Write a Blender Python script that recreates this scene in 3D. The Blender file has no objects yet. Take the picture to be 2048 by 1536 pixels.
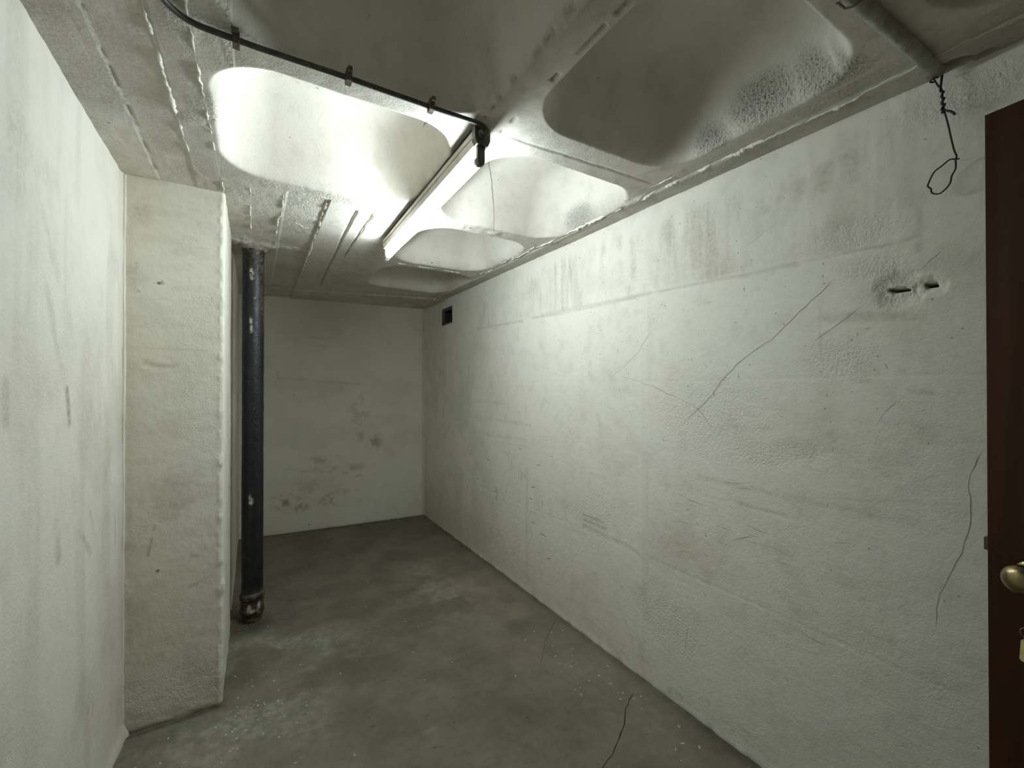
import bpy, bmesh, math, random
import numpy as np
from mathutils import Vector

S = bpy.context.scene
COL = S.collection
random.seed(7)
HC, CH = 1.49, 2.40                       # camera height, ceiling height
RX, LX, PY = 1.705, -0.475, 2.41          # right wall, left wall, pillar front

# ---------------------------------------------------------------- camera, world, exposure
cd = bpy.data.cameras.new('camera'); cam = bpy.data.objects.new('camera', cd); COL.objects.link(cam)
cd.sensor_fit = 'HORIZONTAL'; cd.sensor_width = 36.0; cd.lens = 36.0 * 850 / 2048; cd.clip_start = 0.02
PSI, PIT = math.atan2(518, 850), math.atan2(5, 850)
fwd = Vector((math.sin(PSI) * math.cos(PIT), math.cos(PSI) * math.cos(PIT), math.sin(PIT)))
cam.location = (0, 0, HC); cam.rotation_euler = fwd.to_track_quat('-Z', 'Y').to_euler()
S.camera = cam
wd = bpy.data.worlds.new('world'); S.world = wd; wd.use_nodes = True
bg = wd.node_tree.nodes['Background']; bg.inputs[0].default_value = (1.0, 0.9, 0.75, 1); bg.inputs[1].default_value = 0.05
S.view_settings.view_transform = 'Standard'; S.view_settings.look = 'None'
S.view_settings.exposure = 0.0; S.view_settings.gamma = 1.0; S.view_settings.use_curve_mapping = False
TUBE_STRENGTH = 106.0
S.cycles.use_denoising = True
S.cycles.max_bounces = 7; S.cycles.diffuse_bounces = 6; S.cycles.glossy_bounces = 2; S.cycles.use_adaptive_sampling = True; S.cycles.adaptive_threshold = 0.03; S.cycles.caustics_reflective = False

# ---------------------------------------------------------------- wear data: places on the walls and the floor, in metres
R_CRACKS = [[[0.676, 1.855], [0.707, 1.821], [0.773, 1.769], [0.881, 1.67], [0.943, 1.632], [1.015, 1.582], [1.083, 1.51], [1.107, 1.473], [1.184, 1.397], [1.222, 1.361], [1.27, 1.321]], [[0.405, 1.883], [0.43, 1.859], [0.457, 1.831], [0.53, 1.789], [0.578, 1.763], [0.634, 1.723], [0.686, 1.684], [0.731, 1.653]], [[1.664, 1.543], [1.58, 1.528], [1.473, 1.498], [1.35, 1.456], [1.269, 1.423], [1.208, 1.398], [1.178, 1.377], [1.15, 1.336], [1.119, 1.303]], [[1.753, 1.524], [1.653, 1.586], [1.54, 1.666], [1.501, 1.715], [1.454, 1.77]], [[0.321, 1.321], [0.343, 1.257], [0.349, 1.212], [0.345, 1.151], [0.35, 1.101], [0.364, 1.027], [0.376, 0.985], [0.39, 0.945], [0.41, 0.897], [0.419, 0.842], [0.42, 0.781]], [[0.369, 2.136], [0.354, 2.126], [0.328, 2.124]], [[0.848, 2.115], [0.924, 2.079], [0.989, 2.054], [1.014, 2.036]], [[0.485, 1.466], [0.509, 1.439], [0.527, 1.415], [0.561, 1.366]], [[1.17, 1.358], [1.142, 1.328], [1.114, 1.305]], [[1.254, 0.395], [1.258, 0.332], [1.266, 0.254]], [[0.801, 0.6], [0.762, 0.593], [0.734, 0.588], [0.689, 0.584]], [[1.601, 0.198], [1.578, 0.163], [1.583, 0.084]]]
R_SMEARS = [[0.697, 1.733, 0.444, 1.706, 0.0129, 0.5], [0.682, 1.72, 0.45, 1.698, 0.0096, 0.4], [0.782, 2.226, 0.775, 2.199, 0.0311, 0.45], [0.695, 2.247, 0.703, 2.194, 0.028, 0.55], [0.623, 2.257, 0.616, 2.192, 0.0284, 0.55], [0.844, 2.197, 0.835, 2.251, 0.0151, 0.35], [0.919, 2.225, 0.89, 2.176, 0.0176, 0.3], [0.999, 2.235, 0.958, 2.2, 0.0183, 0.25], [1.969, 0.718, 1.794, 0.715, 0.0088, 0.75], [1.969, 0.688, 1.778, 0.685, 0.0088, 0.75], [1.969, 0.655, 1.778, 0.646, 0.0088, 0.7], [3.033, 0.661, 3.033, 0.563, 0.0131, 0.9], [1.905, 1.626, 1.905, 1.614, 0.0148, 0.45], [1.905, 1.57, 1.905, 1.552, 0.0178, 0.5], [1.766, 0.649, 1.592, 0.644, 0.0082, 0.5], [1.592, 0.644, 1.505, 0.611, 0.0078, 0.45], [1.185, 1.084, 0.846, 1.08, 0.0102, 0.32], [0.846, 1.08, 0.473, 1.076, 0.0101, 0.28], [1.003, 1.009, 0.831, 1.008, 0.0078, 0.4], [0.586, 1.079, 0.464, 1.08, 0.0125, 0.2], [0.841, 1.077, 0.332, 1.164, 0.0032, 0.3], [1.484, 1.067, 1.486, 0.486, 0.0101, 0.25], [1.498, 0.481, 1.492, 0.319, 0.0127, 0.3], [2.588, 0.882, 2.588, -0.007, 0.0145, 0.25], [1.457, 1.924, 1.464, 1.523, 0.0176, 0.15], [0.713, 1.768, 0.712, 1.618, 0.0053, 0.3], [3.704, 1.552, 3.648, 1.128, 0.0284, 0.4], [3.562, 1.689, 3.583, 1.365, 0.0232, 0.4], [3.54, 1.09, 3.519, 0.909, 0.0367, 0.35], [3.594, 1.364, 2.904, 1.351, 0.0128, 0.3], [3.54, 1.219, 2.549, 1.213, 0.0121, 0.3], [3.437, 1.077, 2.615, 1.098, 0.0162, 0.3], [4.004, 1.1, 4.162, 0.983, 0.0154, 0.35], [3.34, 2.605, 3.32, 2.424, 0.022, 0.2], [1.348, 0.029, 1.287, 0.043, 0.0212, 0.5], [1.154, 0.115, 1.149, 0.096, 0.0066, 0.9], [1.542, 0.193, 1.516, 0.092, 0.0154, 0.3], [0.474, 1.479, 0.427, 1.471, 0.0075, 0.5], [0.497, 1.541, 0.485, 1.539, 0.0046, 0.5], [0.455, 1.946, 0.451, 1.9, 0.009, 0.4], [0.451, 2.02, 0.449, 1.959, 0.0075, 0.35], [0.349, 2.082, 0.359, 2.051, 0.0168, 0.2], [0.425, 2.292, 0.415, 2.183, 0.0177, 0.08], [0.618, 1.512, 0.571, 1.508, 0.0066, 0.35], [0.746, 1.334, 0.452, 1.322, 0.0049, 0.22], [0.691, 1.33, 0.666, 1.298, 0.0121, 0.25], [1.089, 1.321, 0.884, 1.326, 0.0081, 0.25], [1.066, 1.475, 0.921, 1.472, 0.0082, 0.2], [2.984, 1.038, 2.549, 1.051, 0.0114, 0.2], [1.911, 0.981, 1.785, 0.974, 0.0087, 0.25], [1.785, 0.96, 1.67, 0.927, 0.0222, 0.2], [1.846, 1.325, 1.825, 1.269, 0.0144, 0.35], [2.049, 0.293, 1.869, 0.246, 0.042, 0.2], [1.747, 0.438, 1.498, 0.43, 0.0426, 0.12], [2.306, 2.257, 2.295, 2.003, 0.0235, 0.3], [2.046, 2.275, 2.023, 2.023, 0.0247, 0.3], [1.578, 2.262, 1.568, 2.049, 0.021, 0.4], [1.603, 2.016, 1.589, 1.974, 0.0212, 0.5], [2.046, 2.151, 1.631, 2.035, 0.0403, 0.2], [1.371, 2.152, 1.357, 2.003, 0.0193, 0.3], [1.182, 2.235, 1.178, 2.01, 0.0223, 0.3], [1.087, 2.246, 1.087, 2.074, 0.0214, 0.25], [2.516, 1.98, 2.197, 1.962, 0.0085, 0.6], [2.197, 1.962, 1.561, 1.953, 0.0064, 0.5], [1.401, 1.956, 1.134, 1.949, 0.0051, 0.5], [3.388, 2.002, 2.648, 1.976, 0.0081, 0.6], [1.134, 1.949, 0.776, 1.934, 0.006, 0.35], [0.638, 1.942, 0.495, 1.932, 0.0048, 0.45], [0.495, 1.932, 0.449, 1.944, 0.0038, 0.4], [1.0, 1.937, 0.793, 1.942, 0.0078, 0.35]]  # final rows: dark lines along the lower edge of the upper band
F_CRACKS = [[[1.583, 1.462], [1.477, 1.411], [1.406, 1.35], [1.321, 1.306], [1.244, 1.266], [1.175, 1.244], [1.124, 1.225]], [[1.656, 2.181], [1.453, 2.018], [1.36, 1.911], [1.313, 1.875]]]
WIRE = [[1.662, 0.4055, 2.3684], [1.662, 0.3977, 2.346], [1.662, 0.3899, 2.3304], [1.662, 0.3884, 2.3143], [1.662, 0.3885, 2.297], [1.662, 0.3855, 2.2693], [1.662, 0.3779, 2.2263], [1.662, 0.372, 2.1846], [1.662, 0.3661, 2.1475], [1.662, 0.3611, 2.1281], [1.662, 0.3632, 2.1184], [1.662, 0.3633, 2.095], [1.662, 0.3709, 2.077], [1.662, 0.3741, 2.059], [1.662, 0.3833, 2.0456], [1.662, 0.3959, 2.0375], [1.662, 0.4085, 2.0424], [1.662, 0.4133, 2.0509], [1.662, 0.4133, 2.0575], [1.662, 0.4197, 2.0667], [1.662, 0.4191, 2.0753], [1.662, 0.4067, 2.1031], [1.662, 0.3908, 2.1137], [1.662, 0.3747, 2.1245], [1.662, 0.3632, 2.1205], [1.662, 0.3557, 2.1188]]
WTAIL = [[1.66, 0.3888, 2.2626], [1.66, 0.385, 2.2662], [1.66, 0.3727, 2.2581], [1.66, 0.3667, 2.2504], [1.66, 0.3628, 2.2432]]
LW = [[[1.774, 1.48], [1.796, 1.381]], [[1.406, 1.493], [1.411, 1.415]], [[2.258, 1.585], [2.267, 1.496]]]

# ---------------------------------------------------------------- numpy noise
def hsh(i, j, s):
    n = (i * 374761393 + j * 668265263 + s * 97531) & 0xffffffff
    n = ((n ^ (n >> 13)) * 1274126177) & 0xffffffff
    return ((n ^ (n >> 16)) & 0xffff) / 65535.0
def vn(u, v, s=0):
    u = np.asarray(u, float); v = np.asarray(v, float)
    i = np.floor(u).astype(np.int64); j = np.floor(v).astype(np.int64)
    a = u - i; b = v - j; a = a * a * a * (a * (a * 6 - 15) + 10); b = b * b * b * (b * (b * 6 - 15) + 10)
    i = i + 4096; j = j + 4096
    return (hsh(i, j, s) * (1 - a) + hsh(i + 1, j, s) * a) * (1 - b) + (hsh(i, j + 1, s) * (1 - a) + hsh(i + 1, j + 1, s) * a) * b
def fbm(u, v, o=4, s=0):
    t = 0; w = 1.0; k = 0
    for q in range(o):
        t = t + w * vn(u * 2 ** q + 17.3 * q, v * 2 ** q + 5.1 * q, s + q); k += w; w *= 0.55
    return t / k
def sst(x, a, b):
    t = np.clip((x - a) / (b - a), 0, 1); return t * t * (3 - 2 * t)
def cap(u, v, a, b, w, soft=0.8):
    dx, dy = b[0] - a[0], b[1] - a[1]; L = dx * dx + dy * dy + 1e-9
    t = np.clip(((u - a[0]) * dx + (v - a[1]) * dy) / L, 0, 1)
    d = np.hypot(u - a[0] - t * dx, v - a[1] - t * dy)
    return 1 - sst(d, w * (1 - soft), w * (1 + soft))
def ell(u, v, c, r, soft=0.6, ang=0):
    x = u - c[0]; y = v - c[1]; ca, sa = math.cos(ang), math.sin(ang)
    d = np.hypot((x * ca + y * sa) / r[0], (-x * sa + y * ca) / r[1])
    return 1 - sst(d, 1 - soft, 1 + soft)

# ---------------------------------------------------------------- mesh helpers
def raw_mesh(name, V, F):
    me = bpy.data.meshes.new(name); V = np.asarray(V, np.float32); F = np.asarray(F, np.int32)
    me.vertices.add(len(V)); me.vertices.foreach_set('co', V.ravel())
    me.loops.add(F.size); me.loops.foreach_set('vertex_index', F.ravel())
    me.polygons.add(len(F)); me.polygons.foreach_set('loop_start', np.arange(len(F), dtype=np.int32) * F.shape[1])
    me.update(calc_edges=True); me.shade_smooth()
    return me
def grid(name, U, V, fn, m, hole=(), flip=False):
    """a relief surface: fn(u, v) -> x, y, z, dict of wear and painted shade values; rectangles in hole are left open"""
    uu, vv = np.meshgrid(U, V, indexing='ij'); nu, nv = uu.shape
    x, y, z, at = fn(uu, vv)
    P = np.stack([x, y, z], -1).reshape(-1, 3)
    i = np.arange(nu - 1)[:, None]; j = np.arange(nv - 1)[None, :]
    a = i * nv + j; F = np.stack([a, a + nv, a + nv + 1, a + 1], -1).reshape(-1, 4)
    if flip: F = F[:, ::-1]
    if hole:
        cu = ((uu[:-1, :-1] + uu[1:, 1:]) / 2).ravel(); cv = ((vv[:-1, :-1] + vv[1:, 1:]) / 2).ravel()
        k = np.ones(len(F), bool)
        for (a0, a1, b0, b1) in hole: k &= ~((cu > a0) & (cu < a1) & (cv > b0) & (cv < b1))
        F = F[k]
    me = raw_mesh(name, P, F)
    for n, arr in at.items():
        d = me.attributes.new(n, 'FLOAT', 'POINT'); d.data.foreach_set('value', np.asarray(arr, np.float32).ravel())
    o = bpy.data.objects.new(name, me); COL.objects.link(o); me.materials.append(m)
    return o
def spaced(a, b, fn):
    r = [a]
    while r[-1] < b: r.append(r[-1] + fn(r[-1]))
    r[-1] = b; return np.array(r)
def bmo(name, bm, m, parent=None, smooth=True):
    me = bpy.data.meshes.new(name); bmesh.ops.recalc_face_normals(bm, faces=bm.faces); bm.to_mesh(me); bm.free()
    if smooth: me.shade_smooth()
    o = bpy.data.objects.new(name, me); COL.objects.link(o); me.materials.append(m)
    if parent is not None:
        o.parent = parent
        o.matrix_parent_inverse = parent.matrix_basis.inverted()
    return o
def tag(o, label, cat=None, kind=None, group=None):
    o['label'] = label
    if cat: o['category'] = cat
    if kind: o['kind'] = kind
    if group: o['group'] = group
    return o
def thing(name, label, cat, loc, group=None):
    o = bpy.data.objects.new(name, None); COL.objects.link(o); o.location = loc; o.empty_display_size = 0.05
    return tag(o, label, cat, group=group)
def frame(d):
    d = Vector(d).normalized(); a = Vector((0, 0, 1)) if abs(d.z) < 0.9 else Vector((1, 0, 0))
    s = d.cross(a).normalized(); return s, d.cross(s).normalized()
def tube(bm, pts, r, n=10, caps=True):
    pts = [Vector(p) for p in pts]; rs = r if hasattr(r, '__len__') else [r] * len(pts); R = []; s = None
    for i, p in enumerate(pts):
        d = (pts[min(i + 1, len(pts) - 1)] - pts[max(i - 1, 0)]).normalized()
        if s is None: s, t = frame(d)
        else: s = (s - d * s.dot(d)).normalized(); t = d.cross(s)
        R.append([bm.verts.new(p + (s * math.cos(k * math.tau / n) + t * math.sin(k * math.tau / n)) * rs[i]) for k in range(n)])
    for a, b in zip(R, R[1:]):
        for k in range(n): bm.faces.new((a[k], a[(k + 1) % n], b[(k + 1) % n], b[k]))
    if caps: bm.faces.new(R[0][::-1]); bm.faces.new(R[-1])
def lathe(bm, prof, o, ax, n=32, jit=0.0):
    o = Vector(o); ax = Vector(ax).normalized(); s, t = frame(ax); R = []
    for h, r in prof:
        R.append([bm.verts.new(o + ax * (h + random.uniform(-jit, jit)) + (s * math.cos(k * math.tau / n) + t * math.sin(k * math.tau / n)) * (max(r, 1e-4) + random.uniform(-jit, jit))) for k in range(n)])
    for a, b in zip(R, R[1:]):
        for k in range(n): bm.faces.new((a[k], a[(k + 1) % n], b[(k + 1) % n], b[k]))
    bm.faces.new(R[0][::-1]); bm.faces.new(R[-1])
def prism(bm, poly, o, ux, uy, ua, L):
    """polygon in (ux, uy) swept L along ua"""
    o, ux, uy, ua = map(Vector, (o, ux, uy, ua))
    A = [bm.verts.new(o + ux * a + uy * b) for a, b in poly]; B = [bm.verts.new(v.co + ua * L) for v in A]
    bm.faces.new(A[::-1]); bm.faces.new(B); n = len(A)
    for k in range(n): bm.faces.new((A[k], A[(k + 1) % n], B[(k + 1) % n], B[k]))
def bevel(bm, w, seg=2):
    bmesh.ops.bevel(bm, geom=[e for e in bm.edges if e.calc_face_angle(0) > 0.5], offset=w, segments=seg, affect='EDGES', profile=0.5)
def rectp(x0, x1, y0, y1): return [(x0, y0), (x1, y0), (x1, y1), (x0, y1)]

# ---------------------------------------------------------------- materials
class NT:
    def __init__(s, name):
        s.m = bpy.data.materials.new(name); s.m.use_nodes = True; s.t = s.m.node_tree
        s.b = s.t.nodes['Principled BSDF']; s.tc = s.t.nodes.new('ShaderNodeTexCoord')
    def n(s, t, ins={}, **kw):
        x = s.t.nodes.new(t)
        for k, v in kw.items(): setattr(x, k, v)
        for k, v in ins.items(): s.put(x.inputs[k], v)
        return x
    def put(s, i, v):
        if hasattr(v, 'is_linked') or isinstance(v, bpy.types.NodeSocket): s.t.links.new(v, i)
        else: i.default_value = v
    def noise(s, scale, det=4, rough=.55, stretch=None, dist=0):
        c = s.tc.outputs['Object']
        if stretch: c = s.n('ShaderNodeMapping', {'Vector': c, 'Scale': stretch}).outputs[0]
        return s.n('ShaderNodeTexNoise', {'Vector': c, 'Scale': scale, 'Detail': det, 'Roughness': rough, 'Distortion': dist}).outputs['Fac']
    def mr(s, v, a, b, c=0., d=1.):
        return s.n('ShaderNodeMapRange', {'Value': v, 'From Min': a, 'From Max': b, 'To Min': c, 'To Max': d}, interpolation_type='SMOOTHSTEP').outputs[0]
    def ma(s, op, a, b=0.):
        x = s.n('ShaderNodeMath', operation=op); s.put(x.inputs[0], a); s.put(x.inputs[1], b); return x.outputs[0]
    def mix(s, f, a, b, mode='MIX'):
        x = s.n('ShaderNodeMix', data_type='RGBA', blend_type=mode); s.put(x.inputs[0], f)
        for i, c in ((6, a), (7, b)):
            s.put(x.inputs[i], c if isinstance(c, bpy.types.NodeSocket) else (*c, 1.0))
        return x.outputs[2]
    def at(s, n): return s.n('ShaderNodeAttribute', attribute_name=n).outputs['Fac']
    def specks(s, scale, size, share):
        v = s.n('ShaderNodeTexVoronoi', {'Vector': s.tc.outputs['Object'], 'Scale': scale})
        dsp = s.ma('ADD', v.outputs['Distance'], s.ma('MULTIPLY', s.ma('SUBTRACT', s.noise(scale * 6, 1), .5), size * 1.6))
        g = s.n('ShaderNodeSeparateColor', {0: v.outputs['Color']}).outputs[0]
        return s.ma('MULTIPLY', s.mr(dsp, size * .6, size, 1, 0), s.ma('LESS_THAN', g, share))
    def bump(s, h, dist, strength=1.0, prev=None):
        x = s.n('ShaderNodeBump', {'Height': h, 'Distance': dist, 'Strength': strength})
        if prev is not None: s.put(x.inputs['Normal'], prev)
        return x.outputs[0]
    def out(s, col, rough, normal=None, metal=0., spec=.5):
        s.put(s.b.inputs['Base Color'], col if isinstance(col, bpy.types.NodeSocket) else (*col, 1.0))
        s.put(s.b.inputs['Roughness'], rough); s.put(s.b.inputs['Metallic'], metal); s.put(s.b.inputs['Specular IOR Level'], spec)
        if normal is not None: s.put(s.b.inputs['Normal'], normal)
        return s.m

def whitewash(name, base, warm, dirt_and_shade, bmp=1.0, speck=.10, mott=.5, pits=False):
    """old limewashed concrete: mottled coat, grime and painted shade where the mesh carries them, flecks, trowel relief"""
    t = NT(name)
    c = t.mix(t.mr(t.noise(1.7, 3), .38, .68), base, warm)
    c = t.mix(t.ma('MULTIPLY', t.mr(t.noise(9, 4, .65), .45, .75), mott * .35), c, dirt_and_shade)
    c = t.mix(t.ma('MULTIPLY', t.mr(t.noise(60, 2, .7), .55, .8), mott * .22), c, dirt_and_shade)
    d = t.ma('MULTIPLY', t.at('dirt_and_shade'), t.mr(t.noise(75, 3, .7), .25, .7, .45, 1.15))
    c = t.mix(d, c, dirt_and_shade)
    c = t.mix(t.ma('MULTIPLY', t.at('ochre'), .5), c, (.42, .36, .20))
    if speck:
        c = t.mix(t.ma('MULTIPLY', t.specks(14, .12, speck * .45), .75), c, (.10, .09, .07))
        c = t.mix(t.ma('MULTIPLY', t.specks(37, .15, speck * .3), .6), c, (.16, .15, .12))
    n1 = t.noise(110, 3, .6)
    hgt = t.ma('ADD', t.ma('MULTIPLY', t.noise(26, 3, .5), .0022 * bmp), t.ma('MULTIPLY', t.noise(145, 3, .6), .0012 * bmp))
    amp = t.ma('MULTIPLY', t.at('rough'), .0055)
    if pits:
        pm = t.ma('MULTIPLY', t.at('pit'), t.mr(n1, .53, .66))
        c = t.mix(t.ma('MULTIPLY', pm, .7), c, (.16, .148, .112))
        amp = t.ma('ADD', amp, t.ma('MULTIPLY', t.at('pit'), .022))
    n = t.bump(t.ma('ADD', hgt, t.ma('MULTIPLY', n1, amp)), 1.0)
    return t.out(c, .82, n, 0, .25)

BASE, WARM, DIRT_AND_SHADE = (.745, .725, .645), (.72, .695, .605), (.27, .247, .180)
m_wall = whitewash('limewashed_wall', BASE, WARM, DIRT_AND_SHADE)
m_plain = whitewash('limewashed_pillar', BASE, WARM, DIRT_AND_SHADE, 1.0, .05, .28)
m_ceil = whitewash('limewashed_ceiling', (.645, .62, .55), (.62, .59, .515), (.22, .205, .165), .9, .06, .5, True)
m_ridge = whitewash('limewashed_ridge', BASE, WARM, DIRT_AND_SHADE, .6, 0)

def floor_mat():
    t = NT('worn_screed')
    c = t.mix(t.mr(t.noise(3.2, 7, .6), .35, .68), (.130, .120, .088), (.195, .181, .136))
    c = t.mix(t.ma('MULTIPLY', t.mr(t.noise(26, 6, .7), .45, .75), .45), c, (.09, .083, .062))
    c = t.mix(t.ma('MULTIPLY', t.at('ochre'), t.mr(t.noise(7, 5), .3, .7, .3, .9)), c, (.25, .195, .15))
    c = t.mix(t.ma('MULTIPLY', t.at('dust'), t.mr(t.noise(18, 6, .7), .35, .72, .1, .9)), c, (.36, .35, .29))
    c = t.mix(t.ma('MULTIPLY', t.at('dirt_and_shade'), t.mr(t.noise(40, 5, .7), .3, .7, .5, 1.)), c, (.042, .038, .029))
    w = t.ma('ADD', t.ma('MULTIPLY', t.at('dust'), .5), .25)
    c = t.mix(t.ma('MULTIPLY', t.specks(24, .12, .10), w), c, (.52, .50, .44))
    c = t.mix(t.ma('MULTIPLY', t.specks(60, .16, .14), w), c, (.46, .44, .38))
    c = t.mix(t.ma('MULTIPLY', t.specks(33, .12, .06), .6), c, (.05, .045, .035))
    n = t.bump(t.noise(30, 6, .6), .006); n = t.bump(t.noise(160, 4, .7), .002, 1.0, n)
    return t.out(c, t.mr(t.noise(5, 4), .3, .7, .55, .78), n, 0, .35)
m_floor = floor_mat()

def pipe_mat():
    t = NT('tarred_iron')
    c = t.mix(t.mr(t.noise(14, 6, .7), .4, .7), (.006, .007, .009), (.018, .018, .02))
    rust = t.ma('MULTIPLY', t.at('rust'), t.mr(t.noise(45, 6, .75), .42, .66))
    c = t.mix(rust, c, (.17, .12, .06))
    chip = t.ma('MULTIPLY', t.at('chip'), t.mr(t.noise(55, 5, .7), .40, .50))
    c = t.mix(chip, c, (.55, .50, .42))
    c = t.mix(t.ma('MULTIPLY', t.specks(34, .10, .07), .8), c, (.5, .47, .4))
    r = t.ma('ADD', t.mr(t.noise(25, 5), .3, .7, .28, .45), t.ma('MULTIPLY', rust, .4))
    return t.out(c, r, t.bump(t.noise(50, 5, .6), .004), 0, .5)
m_pipe = pipe_mat()
def simple(name, c1, c2, rough=.6, sc=30, metal=0., bmp=.001, spec=.5, stretch=None):
    t = NT(name); f = t.mr(t.noise(sc, 5, .6, stretch), .35, .68)
    return t.out(t.mix(f, c1, c2), rough, t.bump(t.noise(sc * 3, 4), bmp), metal, spec)
m_rust = simple('rusty_iron', (.02, .016, .012), (.09, .055, .03), .8, 45, 0, .004)
m_mortar = simple('mortar', (.36, .33, .27), (.22, .17, .13), .9, 30, 0, .008)
m_conduit = simple('grey_painted_conduit', (.050, .048, .038), (.085, .082, .066), .55, 40)
m_clip = simple('rusted_clip', (.07, .06, .045), (.17, .14, .11), .75, 90)
m_paintpipe = simple('whitewashed_conduit', (.24, .235, .20), (.36, .355, .31), .75, 25, 0, .003)
m_black = simple('black_wire', (.008, .008, .007), (.02, .018, .015), .6, 60)
m_plastic = simple('dark_grey_plastic', (.060, .058, .045), (.085, .08, .062), .5, 30)
m_batten = simple('cream_enamel', (.44, .40, .33), (.34, .31, .26), .4, 12)
m_white = simple('white_enamel', (.78, .78, .72), (.72, .72, .66), .3, 12)
m_gap_shade = simple('gap_shade', (.012, .012, .010), (.02, .02, .016), .9)
m_metal = simple('dull_steel', (.35, .34, .31), (.2, .19, .17), .35, 60, 1.0)
m_brass = simple('aged_brass', (.33, .27, .14), (.23, .18, .09), .32, 22, 1.0)
m_latch = simple('tarnished_steel', (.14, .13, .10), (.08, .075, .06), .45, 60, .8)
m_tan = simple('tan_fob', (.62, .46, .20), (.80, .72, .50), .6, 40)
m_wood = simple('dark_stained_wood', (.034, .0125, .0035), (.055, .022, .007), .6, 3, 0, .0006, .2, (14, 14, .7))
m_edge = simple('dark_door_edge', (.012, .009, .006), (.02, .014, .01), .6)
m_crack = simple('crack_gap', (.24, .235, .19), (.34, .33, .28), .95, 40)
m_crackd = simple('floor_crack_gap', (.012, .011, .009), (.03, .027, .02), .95, 40)
m_scuff = simple('grey_scuff', (.20, .19, .16), (.36, .35, .30), .9, 60)
m_speck = simple('white_paint_drip', (.46, .45, .39), (.56, .54, .48), .8, 60)
m_vent = simple('near_black_duct', (.012, .012, .009), (.025, .024, .018), .9)  # near-black colour for the inside of the duct
m_ventf = simple('grimy_vent_frame', (.055, .052, .035), (.09, .085, .055), .7)
def glow():
    t = NT('lit_tube'); t.out((.9, .9, .9), .4)
    t.put(t.b.inputs['Emission Color'], (0.90, 1.0, 1.05, 1)); t.put(t.b.inputs['Emission Strength'], TUBE_STRENGTH); return t.m
m_glow = glow()

# ---------------------------------------------------------------- relief functions (metres; + is out of the wall into the room)
def rect_mask(u, v, a0, a1, b0, b1, s):
    return sst(u, a0 - s, a0 + s) * (1 - sst(u, a1 - s, a1 + s)) * sst(v, b0 - s, b0 + s) * (1 - sst(v, b1 - s, b1 + s))
VENT = (3.945, 4.205, 2.130, 2.300)
HOLES = [((.500, 1.790), (.024, .0065), (.050, .052)), ((.427, 1.790), (.014, .0065), (.030, .020))]
def rw_edge(y): return 1.925 + .0235 * y + .006 * (vn(y * 6, 0, 3) - .5) + .012 * sst(.5 - y, 0, .1)
def rw_relief(y, z):
    h = .008 * (fbm(y * 1.3, z * 1.3, 3, 11) - .5) + 0.0016 * (fbm(y * 7, z * 12, 3, 21) - .5) + .0006 * (vn(y * 45, z * 60, 5) - .5)
    band = sst(z, rw_edge(y) - .004, rw_edge(y) + .004) * rect_mask(y, z, .46, 3.4, 1.5, 2.6, .02)
    h = h + band * (.0022 + .0035 * (fbm(y * 22, z * 3.2, 3, 31) - .5))
    for yj in (1.52, 2.62): h = h + .0012 * np.exp(-((y - yj) / .012) ** 2) * (z < 1.9)
    for zj in (1.52, 1.0, .62): h = h - .0011 * np.exp(-((z - zj - .01 * (vn(y * 2, 0, int(zj * 9)) - .5)) / .007) ** 2) * vn(y * 1.7, zj * 9, 8)
    h = h + .004 * np.exp(-(z / .03) ** 2) + .007 * (vn(y * 30, 0, 77) - .5) * np.exp(-(z / .02) ** 2)
    h = h + .006 * (fbm(y * 10, z * 9, 3, 55) - .45) * ell(y, z, (.34, 2.31), (.16, .07))
    for (c, r, rr) in HOLES:
        q = ell(y, z, c, rr, .5)
        h = h - q * .010 + .006 * (fbm(y * 60, z * 60, 3, 61) - .5) * ell(y, z, c, (rr[0] * 1.5, rr[1] * 1.5), .4)
    c, r, rr = HOLES[1]; d = np.hypot((y - c[0]) / .034, (z - c[1] + .006) / .024)
    h = h - .004 * np.exp(-((d - 1) / .14) ** 2) * (z < c[1] + .004)
    return h
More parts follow.
